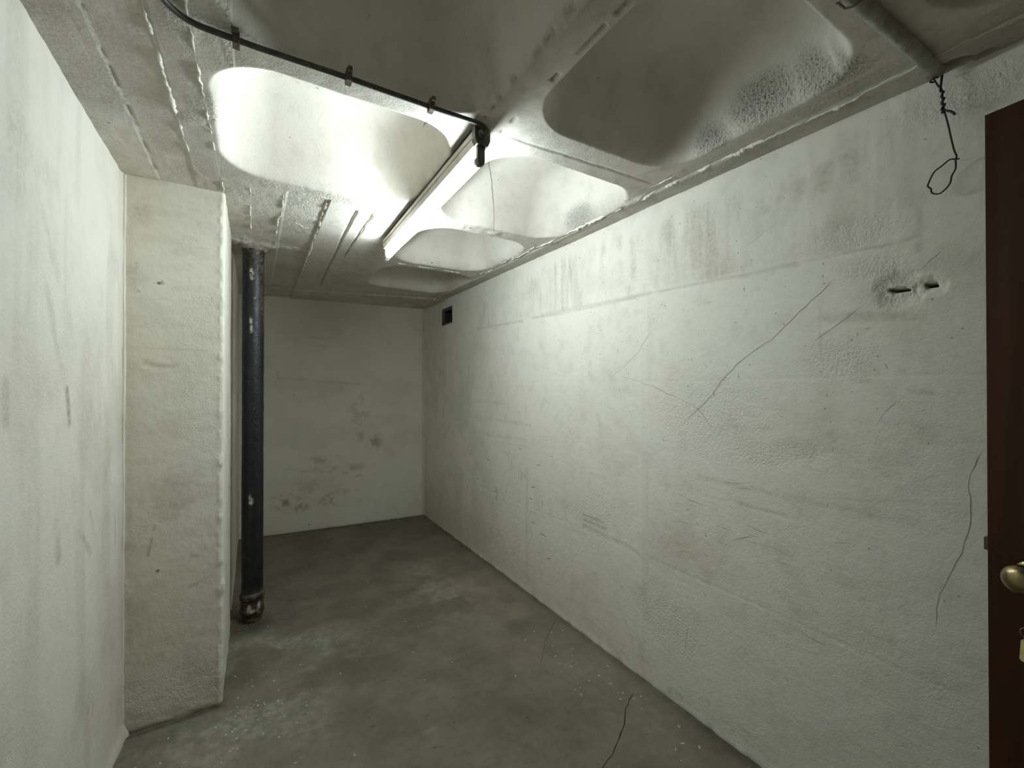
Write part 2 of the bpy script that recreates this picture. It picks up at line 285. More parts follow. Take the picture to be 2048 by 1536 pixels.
def rw_fn(y, z):
    h = rw_relief(y, z)
    d = np.zeros_like(y)
    for (a, b, c, e, w, st) in R_SMEARS:
        n = .55 + .9 * (fbm(y * 40, z * 30, 2, 91) - .3)
        d = np.maximum(d, cap(y, z, (a, b), (c, e), w) * st * .8 * np.clip(n, .3, 1.1))
    ed = rw_edge(y)
    inband = sst(z, ed - .006, ed + .02) * (1 - sst(z, 2.24, 2.36)) * sst(y, .45, .5) * (1 - sst(y, 3.25, 3.45))
    st = fbm(y * 24, z * 2.6, 4, 41); pt = fbm(y * 2.2, z * 3.0, 3, 43)
    d = np.maximum(d, inband * np.clip((st - .40) * 2.6, 0, 1) * sst(pt, .34, .62) * (.18 + .32 * sst(y, .8, 1.2)))
    d = np.maximum(d, inband * .12 * sst(fbm(y * 26, z * 14, 3, 44), .45, .65))
    low = fbm(y * 3, z * 4.5, 4, 47)
    d = np.maximum(d, sst(low, .56, .78) * .14 * (.4 + .6 * fbm(y * 30, z * 40, 3, 48)))
    far = sst(y, 2.6, 3.6)
    d = np.maximum(d, far * .20 * sst(fbm(y * 5, z * 2.2, 4, 49), .45, .7))
    d = np.maximum(d, .55 * np.exp(-(z / .012) ** 2))  # thin dark line along the foot of the wall
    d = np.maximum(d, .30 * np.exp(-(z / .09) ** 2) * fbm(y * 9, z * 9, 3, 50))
    for (c, r, rr) in HOLES: d = np.maximum(d, .35 * ell(y, z, (c[0] + .01, c[1]), rr) * fbm(y * 50, z * 50, 2, 52))
    for (c, r, rr) in HOLES: d = np.maximum(d, 1.5 * (1 - sst(np.hypot((y - c[0]) / r[0], (z - c[1] - .12 * (y - c[0])) / r[1]), .9, 1.25)))  # hole openings painted dark, standing in for the shade of their depth
    d = np.maximum(d, .5 * np.exp(-((z - CH) / .010) ** 2) * sst(vn(y * 9, 0 * y, 53), .3, .7))  # broken dark line along the ceiling joint
    och = .7 * ell(y, z, (1.25, .72), (.17, .10), .7) * fbm(y * 9, z * 9, 3, 62) + .5 * cap(y, z, (1.46, 1.96), (2.4, 1.985), .010) + .35 * far * (1 - sst(z, .2, .7)) + .35 * (1 - sst(z, .1, .55)) * sst(y, 1.3, 2.2)
    rough = sst(fbm(y * 2.6, z * 3.2, 3, 71), .52, .72) * .30
    for c, r in (((1.15, 1.36), (.25, .2)), ((.62, 2.0), (.12, .05)), ((.56, 1.875), (.08, .035)), ((.93, 1.22), (.14, .05)), ((.66, 1.58), (.10, .07)), ((.80, 1.25), (.1, .04)), ((.34, 2.31), (.15, .06)), ((1.9, .75), (.25, .12)), ((.50, 1.79), (.07, .06)), ((2.0, 2.1), (.6, .10)), ((1.35, .35), (.2, .12))):
        rough = np.maximum(rough, ell(y, z, c, r, .6))
    return RX - h, y, z, {'dirt_and_shade': d, 'ochre': och, 'rough': rough}

HC_Y0, HC_Y1 = -.58, 4.93
# right wall: finer towards the door
ys = np.concatenate([spaced(HC_Y0, .2, lambda s: .02), spaced(.2, VENT[0], lambda y: min(.0034 + .0016 * (y - .2), .010))[1:], spaced(VENT[0], VENT[1], lambda s: .0099)[1:], spaced(VENT[1], HC_Y1, lambda s: .0098)[1:]])
zs = np.concatenate([np.linspace(0, VENT[2], 355), np.linspace(VENT[2], VENT[3], 30)[1:], np.linspace(VENT[3], CH + .03, 22)[1:]])
def rw_with_holes(y, z):
    x, yy, zz, at = rw_fn(y, z)
    for (c, r, rr) in HOLES:
        x = x + .085 * (1 - sst(np.hypot((y - c[0]) / r[0], (z - c[1] - .12 * (y - c[0])) / r[1]), .75, 1.15))
    return x, yy, zz, at
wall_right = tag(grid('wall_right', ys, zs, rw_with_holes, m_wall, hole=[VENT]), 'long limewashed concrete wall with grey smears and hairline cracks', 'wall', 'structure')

# left wall
def lw_fn(y, z):
    h = .010 * (fbm(y * 1.4, z * .9, 3, 111) - .5) + .0035 * (fbm(y * 11, z * 2.0, 3, 112) - .5) + .0010 * (vn(y * 40, z * 25, 113) - .5)
    h = h + .006 * np.exp(-((PY - .004 - y) / .010) ** 2) * (.7 + .6 * vn(z * 14, 0, 114)) - .003 * np.exp(-((PY - .045 - y) / .018) ** 2)
    h = h + .010 * np.exp(-(z / .05) ** 2) * sst(y, 2.2, 2.41) + .010 * np.exp(-(z / .04) ** 2)
    d = .17 * sst(fbm(y * 9, z * 1.3, 4, 121), .52, .74) + .20 * sst(fbm(y * 3, z * 3, 4, 122), .5, .75)
    for (p, q), w, s in zip(LW, (.012, .022, .008), (.75, .4, .35)): d = np.maximum(d, cap(y, z, p, q, w) * s)
    for p, q, w, s in (((1.90, 1.02), (2.0, .92), .012, .4), ((2.0, 1.06), (2.03, 1.0), .01, .4), ((1.7, 1.1), (1.72, 1.0), .02, .4), ((2.3, 1.0), (2.31, .86), .012, .4), ((2.13, 1.47), (2.2, 1.3), .01, .2), ((2.33, 1.5), (2.33, 1.35), .01, .3), ((1.55, 2.0), (1.7, 1.8), .02, .25), ((1.62, 1.75), (1.75, 1.5), .02, .25)):
        d = np.maximum(d, cap(y, z, p, q, w) * s * fbm(y * 25, z * 18, 3, 123) * 1.6)
    och = .35 * sst(y, 2.0, 2.4) * (1 - sst(z, 1.6, 2.3)) * fbm(y * 4, z * 2, 3, 124)
    return LX + h, y, z, {'dirt_and_shade': d, 'ochre': och, 'rough': .30 * sst(fbm(y * 4, z * 4, 3, 126), .5, .75)}
ys = np.concatenate([spaced(HC_Y0, 1.1, lambda s: .03), np.linspace(1.1, PY + .004, 230)[1:]])
wall_left = tag(grid('wall_left', ys, np.linspace(0, CH + .03, 330), lw_fn, m_plain, flip=True), 'smooth limewashed wall with soft vertical streaks left of the pillar', 'wall', 'structure')

# pillar: front face, rounded arris, side face
PXR, PYE = -.116, 3.12
def perim(s):
    a = PXR - LX; r = .014; s = np.asarray(s)
    th = np.clip((s - (a - r)) / (r * math.pi / 2), 0, 1) * math.pi / 2
    x = np.where(s < a - r, LX + s, PXR - r + r * np.sin(th)); y = np.where(s < a - r, PY, PY + r - r * np.cos(th))
    e = s - (a - r) - r * math.pi / 2; y = np.where(e > 0, PY + r + e, y)
    return x, y, np.where(s < a - r, 0., np.sin(th)), np.where(s < a - r, -1., -np.cos(th))
def pl_fn(s, z):
    x, y, nx, ny = perim(s); a = PXR - LX
    h = .006 * (fbm(s * 2.5, z * 1.6, 3, 131) - .5) + .0022 * (fbm(s * 14, z * 20, 3, 132) - .5) + .0009 * (vn(s * 60, z * 60, 133) - .5)
    ar = np.exp(-((s - a + .004) / .016) ** 2)
    h = h + ar * .007 * (fbm(z * 22, s * 20, 3, 134) - .45) + .0035 * np.exp(-((s - a + .018) / .006) ** 2) * sst(vn(z * 30, 0, 135), .4, .8)
    h = h + .0035 * np.exp(-(s / .008) ** 2) + .010 * ell(s, z, (.012, .62), (.02, .035)) * fbm(s * 80, z * 60, 2, 136)
    h = h + .004 * (fbm(s * 16, z * 24, 3, 137) - .5) * ell(s, z, (.125, 1.60), (.07, .035))
    h = h - .006 * ell(s, z, (.125, 1.585), (.05, .018), .7) * (1 - ell(s, z, (.125, 1.60), (.045, .016), .7))
    h = h + .006 * (fbm(s * 20, z * 30, 3, 138) - .5) * (1 - sst(z, .05, .35)) + .006 * ell(s, z, (a, .55), (.02, .03)) - .006 * np.exp(-(z / .012) ** 2)
    d = .25 * sst(fbm(s * 5, z * 4, 4, 141), .52, .75) + .12 * sst(fbm(s * 10, z * 30, 3, 142), .5, .7) + .65 * np.exp(-(z / .010) ** 2)  # last term: dark line along the foot
    for p, q, w, t in (((.10, .83), (.085, .75), .004, .7), ((.11, .88), (.105, .86), .004, .6), ((.10, 1.945), (.135, 1.948), .003, .5), ((.13, 1.955), (.131, 1.945), .004, .9), ((.05, 1.905), (.053, 1.90), .003, .7), ((.31, 1.90), (.312, 1.895), .003, .8), ((.23, .58), (.33, .62), .006, .35), ((.24, .72), (.26, .715), .007, .5), ((.05, 1.66), (.3, 1.655), .003, .25), ((.09, 1.565), (.17, 1.575), .012, .35)):
        d = np.maximum(d, cap(s, z, p, q, w) * t)
    och = .30 * fbm(s * 3, z * 2, 3, 143) + .25 * np.exp(-(s / .05) ** 2)
    rough = np.maximum(.25 * sst(fbm(s * 5, z * 6, 3, 144), .45, .7), ell(s, z, (.2, .14), (.3, .12))) + .5 * ell(s, z, (.27, 1.5), (.08, .35), .8)
    return x + nx * h, y + ny * h, z, {'dirt_and_shade': d, 'ochre': och, 'rough': rough}
ss = np.concatenate([np.linspace(0, .34, 70), np.linspace(.34, .39, 26)[1:], np.linspace(.39, PXR - LX + PYE - PY - .006, 60)[1:]])
pillar = tag(grid('pillar', ss, np.linspace(0, CH + .03, 400), pl_fn, m_plain), 'square limewashed pillar with chipped corner in front of the black drainpipe', 'pillar', 'structure')

bm = bmesh.new(); zz = np.linspace(.02, CH - .005, 160)
tube(bm, [(LX + .004 + .0025 * (float(vn(z * 9, 0, 145)) - .5), PY - .004 + .002 * (float(vn(z * 13, 3, 146)) - .5), z) for z in zz], [.0050 + .0028 * float(vn(z * 25, 1, 147)) for z in zz], 10)
bmo('paint_ridge', bm, m_ridge, pillar)
# recessed wall behind the pillar, back wall, front wall
def lf_fn(y, z):
    h = .004 * (fbm(y * 4, z * 3, 3, 151) - .5)
    return -.138 + .022 * sst(y, 3.35, 3.42) + h, y, z, {'dirt_and_shade': .35 * sst(fbm(y * 3, z * 3, 3, 152), .4, .7) + .5 * np.exp(-((y - 3.13) / .02) ** 2), 'ochre': .2 + 0 * y, 'rough': .2 + 0 * y}  # darker in a narrow line at the step behind the pillar
tag(grid('wall_left', np.linspace(PYE - .03, 4.97, 90), np.linspace(0, CH + .03, 120), lf_fn, m_plain, flip=True), 'narrow strip of recessed wall behind the black drainpipe', 'wall', 'structure')
BX0, BY0, BX1, BY1 = -.25, 4.925, 1.78, 4.742
def bk_fn(x, z):
    h = .006 * (fbm(x * 2, z * 2, 3, 161) - .5) + .002 * (fbm(x * 9, z * 14, 3, 162) - .5) + .008 * (vn(x * 30, 0, 163) - .5) * np.exp(-(z / .02) ** 2)
    d = .14 * sst(fbm(x * 3, z * 4, 4, 164), .48, .75) + .45 * np.exp(-((x - 1.69) / .015) ** 2) + .5 * np.exp(-(z / .012) ** 2)  # darker in the right corner and along the foot
    for p, q, w, s in (((.22, 1.57), (.58, 1.555), .008, .35), ((.55, 1.545), (1.0, 1.515), .009, .5), ((.21, 1.64), (.22, 1.57), .010, .4), ((.48, 2.0), (.72, 1.99), .010, .35), ((.94, .505), (1.0, .53), .007, .8), ((1.0, .53), (1.03, .505), .006, .7), ((.9, .64), (.97, .63), .012, .4), ((.41, .62), (.5, .615), .010, .35)):
        d = np.maximum(d, cap(x, z, p, q, w) * s * (.6 + .6 * vn(x * 30, z * 30, 165)))
    for c, r, s in (((.33, .34), (.13, .11), .9), ((.42, .25), (.08, .05), .8), ((.80, .30), (.20, .07), .9), ((1.14, .88), (.08, .09), .8), ((1.02, .95), (.09, .06), .5), ((.8, .60), (.25, .05), .6), ((.62, .72), (.15, .04), .5), ((.5, .45), (.3, .08), .4), ((1.0, 1.2), (.12, .2), .35)):
        d = np.maximum(d, ell(x, z, c, r, .7) * s * sst(fbm(x * 14, z * 16, 4, 166), .44, .66))
    y = BY0 + (x - BX0) * (BY1 - BY0) / (BX1 - BX0)
    return x, y - h, z, {'dirt_and_shade': d, 'ochre': .25 * fbm(x * 2, z * 2, 3, 167), 'rough': .35 * sst(fbm(x * 4, z * 5, 3, 168), .45, .7)}
wall_back = tag(grid('wall_back', np.linspace(BX0, BX1, 190), np.linspace(0, CH + .03, 240), bk_fn, m_plain), 'end wall of the cellar, grey stains low down', 'wall', 'structure')
DX0, DX1, DZ = .33, 1.19, 2.075
def fr_fn(x, z):
    h = .006 * (fbm(x * 2, z * 2, 3, 171) - .5)
    return x, HC_Y0 + h, z, {'dirt_and_shade': .2 * fbm(x * 3, z * 3, 3, 172), 'ochre': 0 * x, 'rough': .2 + 0 * x}
tag(grid('wall_front', np.concatenate([np.linspace(LX - .02, DX0, 30), np.linspace(DX0, DX1, 30)[1:], np.linspace(DX1, RX + .03, 20)[1:]]), np.concatenate([np.linspace(0, DZ, 60), np.linspace(DZ, CH + .03, 12)[1:]]), fr_fn, m_wall, hole=[(DX0, DX1, -1, DZ)], flip=True), 'wall with the doorway, behind the camera', 'wall', 'structure')

# ---------------------------------------------------------------- ceiling: coffers, board marks, joints in one relief
COFFERS = [(-.115, .665, 1.40, 2.155), (-.10, .676, .56, 1.325), (-.10, .676, -.33, .45),
           (.80, 1.585, 1.39, 2.155), (.825, 1.555, 2.265, 3.05), (.83, 1.60, 3.165, 3.92), (.775, 1.51, .487, 1.212), (.80, 1.53, -.40, .345)]
def sdf(x, y, c, r=.19):
    x0, x1, y0, y1 = c
    qx = np.abs(x - (x0 + x1) / 2) - (x1 - x0) / 2 + r; qy = np.abs(y - (y0 + y1) / 2) - (y1 - y0) / 2 + r
    return np.hypot(np.maximum(qx, 0), np.maximum(qy, 0)) + np.minimum(np.maximum(qx, qy), 0) - r
PITS = [((1.478, .80), (.022, .10)), ((1.495, .99), (.016, .06)), ((1.478, .60), (.026, .08)), ((1.44, .53), (.03, .03)), ((1.565, 1.85), (.018, .12)), ((1.57, 1.62), (.015, .10)), ((1.55, 2.02), (.03, .05)), ((.645, 1.47), (.03, .07)), ((.27, 2.2), (.3, .04)), ((1.0, 2.21), (.25, .03)), ((.22, 2.55), (.09, .35)), ((.0, 2.6), (.12, .3)), ((1.57, 1.5), (.04, .15)), ((1.58, 1.9), (.03, .3))]
def line_x(x, y, x0, y0, x1, y1, w):
    xc = x0 + (x1 - x0) * (y - y0) / (y1 - y0) + .006 * (fbm(y * 9, 0 * y, 2, 7) - .5)
    return np.exp(-((x - xc) / w) ** 2) * sst(y, y0 - .04, y0 + .04) * (1 - sst(y, y1 - .04, y1 + .04))
def ceil_h(x, y):
    """height above the ceiling plane (negative hangs down)"""
    h = np.zeros_like(x)
    ins = np.zeros_like(x)
    for k, c in enumerate(COFFERS):
        wob = .008 * (vn(x * 6, y * 6, 200 + k) - .5)
        d = np.maximum(-(sdf(x, y, c) + wob), 0)
        D = .285 + .012 * (vn(x * 3, y * 3, 220 + k) - .5)
        h = h + D * (1 - np.exp(-(d / .070) ** 1.5)); ins = np.maximum(ins, sst(d, 0, .02))
    flat = 1 - ins
    h = h + flat * (.006 * (fbm(x * 2.2, y * 2.2, 3, 231) - .5) + .0020 * (fbm(x * 14, y * 10, 3, 232) - .5)) + .0007 * (fbm(x * 30, y * 26, 3, 233) - .5)
    for c, r in PITS: h = h + ell(x, y, c, r, .5) * .004 * (fbm(x * 60, y * 60, 3, 234) - .5)
    # boards of the shuttering, each printed at its own level
    lv = np.zeros_like(x)
    lv = np.where((x < -.222), .002, lv); lv = np.where((x < -.352), -.001, lv)
    bz = (y > 2.235)
    lv = np.where(bz & (x > -.014) & (x < .135), .001, lv); lv = np.where(bz & (x > .135) & (x < .318), .006, lv)
    lv = np.where(bz & (x > .318) & (x < .475), -.002, lv)
    h = h + lv * flat
    h = h + .012 * line_x(x, y, .452, 2.30, .51, 4.15, .007) + .012 * line_x(x, y, .538, 2.30, .545, 3.2, .006) * (.5 + vn(y * 15, 0 * y, 9)) + .003 * line_x(x, y, -.352, .8, -.352, 2.3, .005) * sst(vn(y * 30, 0 * y, 12), .45, .7)
    # strip along the right wall and beam along the end wall hang a little lower
    h = h - .007 * sst(x, 1.598, 1.606) * (y < 4.5)
    h = h - .010 * sst(y + .225 * x, 4.515, 4.525)
    # joint across the rib beyond the lamp's near end, and the rib edge lines
    j = np.exp(-((y - 1.352 + .035 * x + .008 * (fbm(x * 12, 0 * x, 2, 13) - .5)) / .0045) ** 2) * sst(x, .74, .8) * (1 - sst(x, 1.5, 1.55))
    h = h + .006 * j
    rib = np.exp(-((x - .668) / .005) ** 2) * sst(vn(y * 48, 0 * y, 14), .42, .62) + np.exp(-((x - .755) / .007) ** 2) * sst(vn(y * 26, 0 * y, 15), .55, .72)
    h = h + .007 * rib * (y > .5) * (y < 1.32)
    # lumps of plaster
    for c, r, a in (((1.588, 1.45), (.016, .06), .014), ((1.585, 1.60), (.012, .07), .008), ((1.59, 2.0), (.02, .25), .006), ((.98, 2.21), (.10, .02), .008), ((1.22, 2.20), (.03, .018), .010), ((.05, 3.16), (.16, .05), .012), ((-.09, 3.1), (.06, .06), .012)):
        h = h - a * ell(x, y, c, r, .7) * (.4 + 1.1 * fbm(x * 40, y * 40, 3, 240))
    # dark broken-out pocket where the painted conduit meets the right wall
    h = h + .05 * ell(x, y, (1.685, .375), (.03, .035), .4) + .02 * cap(x, y, (1.69, .36), (1.69, .30), .008)
    return h
def ce_fn(x, y):
    h = ceil_h(x, y)
    ins = np.zeros_like(x)
    for c in COFFERS: ins = np.maximum(ins, sst(-sdf(x, y, c), 0, .03))
    d = (1 - ins) * (.22 * sst(fbm(x * 5, y * 4, 4, 251), .48, .72) + .16 * sst(fbm(x * 30, y * 22, 3, 252), .5, .7)) + ins * .08 * sst(fbm(x * 4, y * 4, 4, 253), .5, .8)
    rib = np.exp(-((x - .668) / .006) ** 2) * sst(vn(y * 48, 0 * y, 14), .42, .62) + np.exp(-((x - .757) / .006) ** 2) * sst(vn(y * 26, 0 * y, 15), .55, .72)
    d = np.maximum(d, .75 * rib * (y > .5) * (y < 1.32))
    d = np.maximum(d, .40 * sst(x, 1.60, 1.61) * (.4 + fbm(x * 20, y * 6, 3, 254)) * (y < 4))
    d = np.maximum(d, .25 * sst(x, 1.52, 1.54) * (1 - ins) * (.4 + .8 * fbm(x * 20, y * 6, 3, 254)))
    d = np.maximum(d, .5 * ell(x, y, (.66, 1.25), (.07, .09), .8) * fbm(x * 18, y * 18, 3, 255) * 1.6)
    d = np.maximum(d, .45 * (1 - sst(np.abs(x + .353), .004, .02)) * sst(vn(y * 14, 0 * y, 16), .4, .65) * (y < 2.3))
    pt = np.zeros_like(x)
    for c, r in PITS[:5]: pt = np.maximum(pt, ell(x, y, c, r, .7))
    for c, r in PITS[5:]: pt = np.maximum(pt, .18 * ell(x, y, c, r, .7))
    pt = np.maximum(pt, .38 * (1 - ins) * sst(fbm(x * 7, y * 4, 4, 259), .50, .66) * (x < -.05) + .30 * (x > 1.53) * (1 - ins) * sst(fbm(x * 9, y * 5, 3, 260), .45, .6))
    d = np.maximum(d, .9 * ell(x, y, (1.685, .37), (.035, .04), .5))  # pocket at the conduit's end coloured dark
    d = np.maximum(d, .3 * (x < -.14) * (y < 2.4) * sst(fbm(x * 4, y * 2.5, 4, 257), .42, .65))
    rough = np.zeros_like(x) + .18 * (1 - ins) + .5 * rect_mask(x, y, .13, .31, 2.23, 2.8, .02)
    for c, r in PITS[:9]: rough = np.maximum(rough, .6 * ell(x, y, c, r, .6))
    return x, y, CH + h, {'dirt_and_shade': d, 'ochre': .15 * (1 - ins) * fbm(x * 3, y * 3, 3, 258) + .6 * cap(x, y, (1.205, 2.205), (1.225, 2.21), .012), 'rough': rough, 'pit': pt}
ys = spaced(HC_Y0 - .03, 4.96, lambda y: .03 if y < .05 else min(.0046 + .0008 * max(y - .4, 0), .010))
ceiling = tag(grid('ceiling', np.linspace(LX - .03, RX + .03, 440), ys, ce_fn, m_ceil, flip=True), 'limewashed concrete ceiling with rounded coffers and board marks', 'ceiling', 'structure')

def ridge(pts, w, hgt, seed, step=.006, name='concrete_ridge'):
    """a jagged fin of concrete left between two shuttering boards"""
    rnd = np.random.RandomState(seed); P = [Vector((*p, 0)) for p in pts]; L = [0.]
    for a, b in zip(P, P[1:]): L.append(L[-1] + (b - a).length)
    n = max(6, int(L[-1] / step)); t = np.linspace(0, L[-1], n)
    x = np.interp(t, L, [p.x for p in P]); y = np.interp(t, L, [p.y for p in P])
    g = fbm(t * 14 + seed, 0 * t, 3, seed); k = np.clip((g - .40) * 3.2, .03, 1.0) * (.7 + .6 * rnd.rand(n)); k = k * (.55 + .75 * fbm(t * 60, 0 * t, 2, seed + 3) + .35 * (rnd.rand(n) - .5)); k *= np.minimum(1, np.minimum(t, L[-1] - t) / .02 + .02)
    dx = np.gradient(x); dy = np.gradient(y); q = np.hypot(dx, dy); nx, ny = -dy / q, dx / q
    wob = .0075 * (fbm(t * 34, 0 * t, 2, seed + 5) - .5); x = x + nx * wob; y = y + ny * wob
    bz = CH + ceil_h(x, y) + .003; W = w * (.5 + .6 * k)
    V = np.concatenate([np.stack([x + nx * W * s, y + ny * W * s, np.where(abs(s) > .9, bz, bz - .003 - hgt * k * (1 if s == 0 else .72))], -1) for s in (-1., -.45, 0., .45, 1.)])
    F = [(a + i, a + n + i, a + n + i + 1, a + i + 1) for a in (0, n, 2 * n, 3 * n) for i in range(n - 1)]
    me = raw_mesh(name, V, F); me.shade_flat(); me.materials.append(m_ridge)
    d = me.attributes.new('dirt_and_shade', 'FLOAT', 'POINT'); d.data.foreach_set('value', np.full(len(V), .05, np.float32))
    o = bpy.data.objects.new(name, me); COL.objects.link(o); o.parent = ceiling; return o
RIDGES = [([(-.225, .6), (-.226, 1.30), (-.222, 1.75), (-.216, 2.06)], .006, .011), ([(-.142, .9), (-.140, 1.36), (-.13, 1.9), (-.124, 2.22)], .004, .007), ([(-.12, 2.27), (-.12, 2.40)], .003, .006),
          ([(-.014, 2.275), (-.013, 2.86)], .0035, .008), ([(.122, 2.275), (.125, 2.55), (.112, 2.62), (.120, 3.1)], .004, .009), ([(.308, 2.235), (.318, 2.7), (.326, 3.75)], .006, .013), ([(.20, 2.66), (.245, 2.70), (.30, 2.71)], .004, .007),
          ([(.545, 2.30), (.55, 3.0)], .003, .006), ([(.27, 2.215), (.33, 2.225)], .004, .006),
          ([(1.601, .10), (1.604, .50), (1.610, .60), (1.602, .9), (1.596, 1.42)], .007, .010), ([(1.592, 1.5), (1.58, 2.4), (1.592, 3.2), (1.60, 4.2)], .006, .009), ([(1.55, 1.20), (1.551, 1.50)], .003, .006), ([(1.562, 2.28), (1.566, 3.08)], .004, .007),
          ([(.80, 3.105), (1.2, 3.105), (1.57, 3.115)], .005, .009), ([(1.02, 1.318), (1.3, 1.306), (1.46, 1.30)], .003, .005), ([(.16, 4.478), (.9, 4.315), (1.5, 4.18)], .004, .004), ([(.86, 2.205), (1.06, 2.215), (1.3, 2.20)], .006, .007)]
for k, (p, w, h) in enumerate(RIDGES): ridge(p, w, h, 300 + k * 7)

# ---------------------------------------------------------------- floor
def fl_relief(x, y):
    h = .008 * (fbm(x * 1.2, y * 1.2, 3, 401) - .5) + .0018 * (fbm(x * 9, y * 9, 3, 402) - .5) + .0006 * (vn(x * 50, y * 50, 403) - .5)
    return h - .005 * ell(x, y, (.664, 1.742), (.018, .018), .7) - .004 * ell(x, y, (-.02, 3.08), (.13, .12), .7)
def fl_fn(x, y):
    h = fl_relief(x, y)
    d = .85 * ell(x, y, (-.01, 3.12), (.10, .12), .7) + .45 * ell(x, y, (.16, 3.10), (.14, .12), .8) * fbm(x * 12, y * 12, 3, 411) * 1.5
    d = np.maximum(d, .5 * np.exp(-((x - 1.69) / .03) ** 2) * (.5 + fbm(y * 9, x * 9, 2, 412)))  # darker along the right wall
    d = np.maximum(d, .5 * np.exp(-((4.83 - .09 * x - y + .07) / .05) ** 2))  # darker along the end wall
    d = np.maximum(d, .35 * ell(x, y, (.75, 2.3), (.45, .6), .8) * sst(fbm(x * 3, y * 3, 4, 413), .35, .7))
    d = np.maximum(d, .35 * ell(x, y, (1.0, 1.55), (.35, .3), .8) * sst(fbm(x * 4, y * 4, 4, 414), .4, .65))
    d = np.maximum(d, .75 * cap(x, y, (LX, PY - .02), (PXR, PY - .008), .010) + .3 * cap(x, y, (1.55, 4.6), (1.3, 4.55), .12))  # dark line at the pillar's foot, darker far right corner
    pink = ell(x, y, (1.42, 2.55), (.26, 1.0), .7) * sst(fbm(x * 3.5, y * 2.5, 4, 421), .32, .6) + .5 * ell(x, y, (1.45, 1.35), (.15, .4), .7) * fbm(x * 5, y * 5, 3, 422)
    pink = pink + .45 * ell(x, y, (.1, 4.2), (.2, .4), .8) * fbm(x * 6, y * 6, 3, 425)
    dust = ell(x, y, (.12, 2.55), (.36, .5), .7) * sst(fbm(x * 5, y * 5, 4, 423), .35, .65) + .8 * ell(x, y, (1.2, 3.0), (.22, .5), .7) * sst(fbm(x * 6, y * 6, 4, 424), .4, .65) + .5 * ell(x, y, (-.3, 2.15), (.3, .25), .7) + .3 * ell(x, y, (1.5, 1.5), (.2, .5), .8)
    dust = dust + .5 * ell(x, y, (.664, 1.77), (.03, .02), .6)
    return x, y, h, {'dirt_and_shade': d, 'ochre': np.clip(pink, 0, 1), 'dust': np.clip(dust, 0, 1)}
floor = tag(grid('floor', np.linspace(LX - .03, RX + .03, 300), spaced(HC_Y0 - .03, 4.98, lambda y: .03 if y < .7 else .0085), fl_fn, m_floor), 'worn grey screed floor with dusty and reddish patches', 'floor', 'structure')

# ---------------------------------------------------------------- cracks: thin dark ribbons laid just proud of the relief
def crack(pts, w, fn, m, parent, seed, name='crack'):
    rnd = np.random.RandomState(seed); P = np.array(pts, float); L = np.concatenate([[0], np.cumsum(np.hypot(*np.diff(P, axis=0).T))])
    n = max(8, int(L[-1] / .008)); t = np.linspace(0, L[-1], n); a = np.interp(t, L, P[:, 0]); b = np.interp(t, L, P[:, 1])
    a = a + .010 * (fbm(t * 16, 0 * t, 3, seed) - .5); b = b + .010 * (fbm(t * 16, 0 * t + 9, 3, seed + 1) - .5)
    da, db = np.gradient(a), np.gradient(b); q = np.hypot(da, db) + 1e-9
    ww = w * (.45 + .9 * fbm(t * 25, 0 * t, 2, seed + 2)) * np.minimum(1, np.minimum(t, L[-1] - t) / .05 + .15) / 2
    V = np.concatenate([fn(a - db / q * ww, b + da / q * ww), fn(a + db / q * ww, b - da / q * ww)])
    F = [(i, i + 1, n + i + 1, n + i) for i in range(n - 1)]
    me = raw_mesh(name, V, F); me.materials.append(m); o = bpy.data.objects.new(name, me); COL.objects.link(o); o.parent = parent; return o
on_rw = lambda y, z: np.stack([RX - rw_relief(y, z) - .0007, y, z], -1)
on_ce = lambda x, y: np.stack([x, y, CH + ceil_h(x, y) - .0009], -1)
on_fl = lambda x, y: np.stack([x, y, fl_relief(x, y) + .0008], -1)
R_CRACKS[1] = R_CRACKS[1][4:]; R_CRACKS.append([[.395, 1.89], [.43, 1.859], [.452, 1.836]])
for k, p in enumerate(R_CRACKS): crack(p, (.0022, .0014, .0020, .0012, .0014, .0014, .0012, .0010, .0016, .0014, .0026, .0014, .0014)[k], on_rw, m_crack, wall_right, 500 + 11 * k)
for k, p in enumerate(F_CRACKS): crack(p, (.0045, .0022)[k], on_fl, m_crackd, floor, 700 + 11 * k)
crack([(.80, 1.54), (.86, 1.62), (.93, 1.72), (.98, 1.85), (1.06, 1.98), (1.17, 2.12), (1.21, 2.19)], .0045, on_ce, m_crack, ceiling, 801)
crack([(.565, 1.47), (.60, 1.58), (.60, 1.70)], .004, on_ce, m_crack, ceiling, 802)

def scuffs(name, spots, fn, m, parent):
    V, F = [], []
    for (a, b, ang, L, w) in spots:
        n = 5; t = np.linspace(-.5, .5, n); bend = random.uniform(-.25, .25) * L
        ca, sa = math.cos(ang), math.sin(ang); u = a + ca * t * L - sa * bend * (t * t); v = b + sa * t * L + ca * bend * (t * t)
        ww = w * np.array([.25, .9, 1., .7, .2]) * (.7 + .6 * np.random.RandomState(len(V)).rand(n)); base = len(V)
        V += list(fn(u - sa * ww, v + ca * ww)) + list(fn(u + sa * ww, v - ca * ww)); F += [(base + i, base + i + 1, base + n + i + 1, base + n + i) for i in range(n - 1)]
    me = raw_mesh(name, V, F); me.materials.append(m); o = bpy.data.objects.new(name, me); COL.objects.link(o); o.parent = parent; o['kind'] = 'stuff'; return o
rr_ = random.Random(5); sp = []
def many(n, y0, y1, z0, z1, angs, L0, L1, w0, w1):
    for _ in range(n):
        y = rr_.uniform(y0, y1); sp.append((y, rr_.uniform(z0, z1), rr_.choice(angs) + rr_.gauss(0, .25), rr_.uniform(L0, L1), rr_.uniform(w0, w1)))
many(60, 1.0, 3.4, .25, 1.9, (0, .1, 1.5, -.5), .006, .04, .0006, .0016)
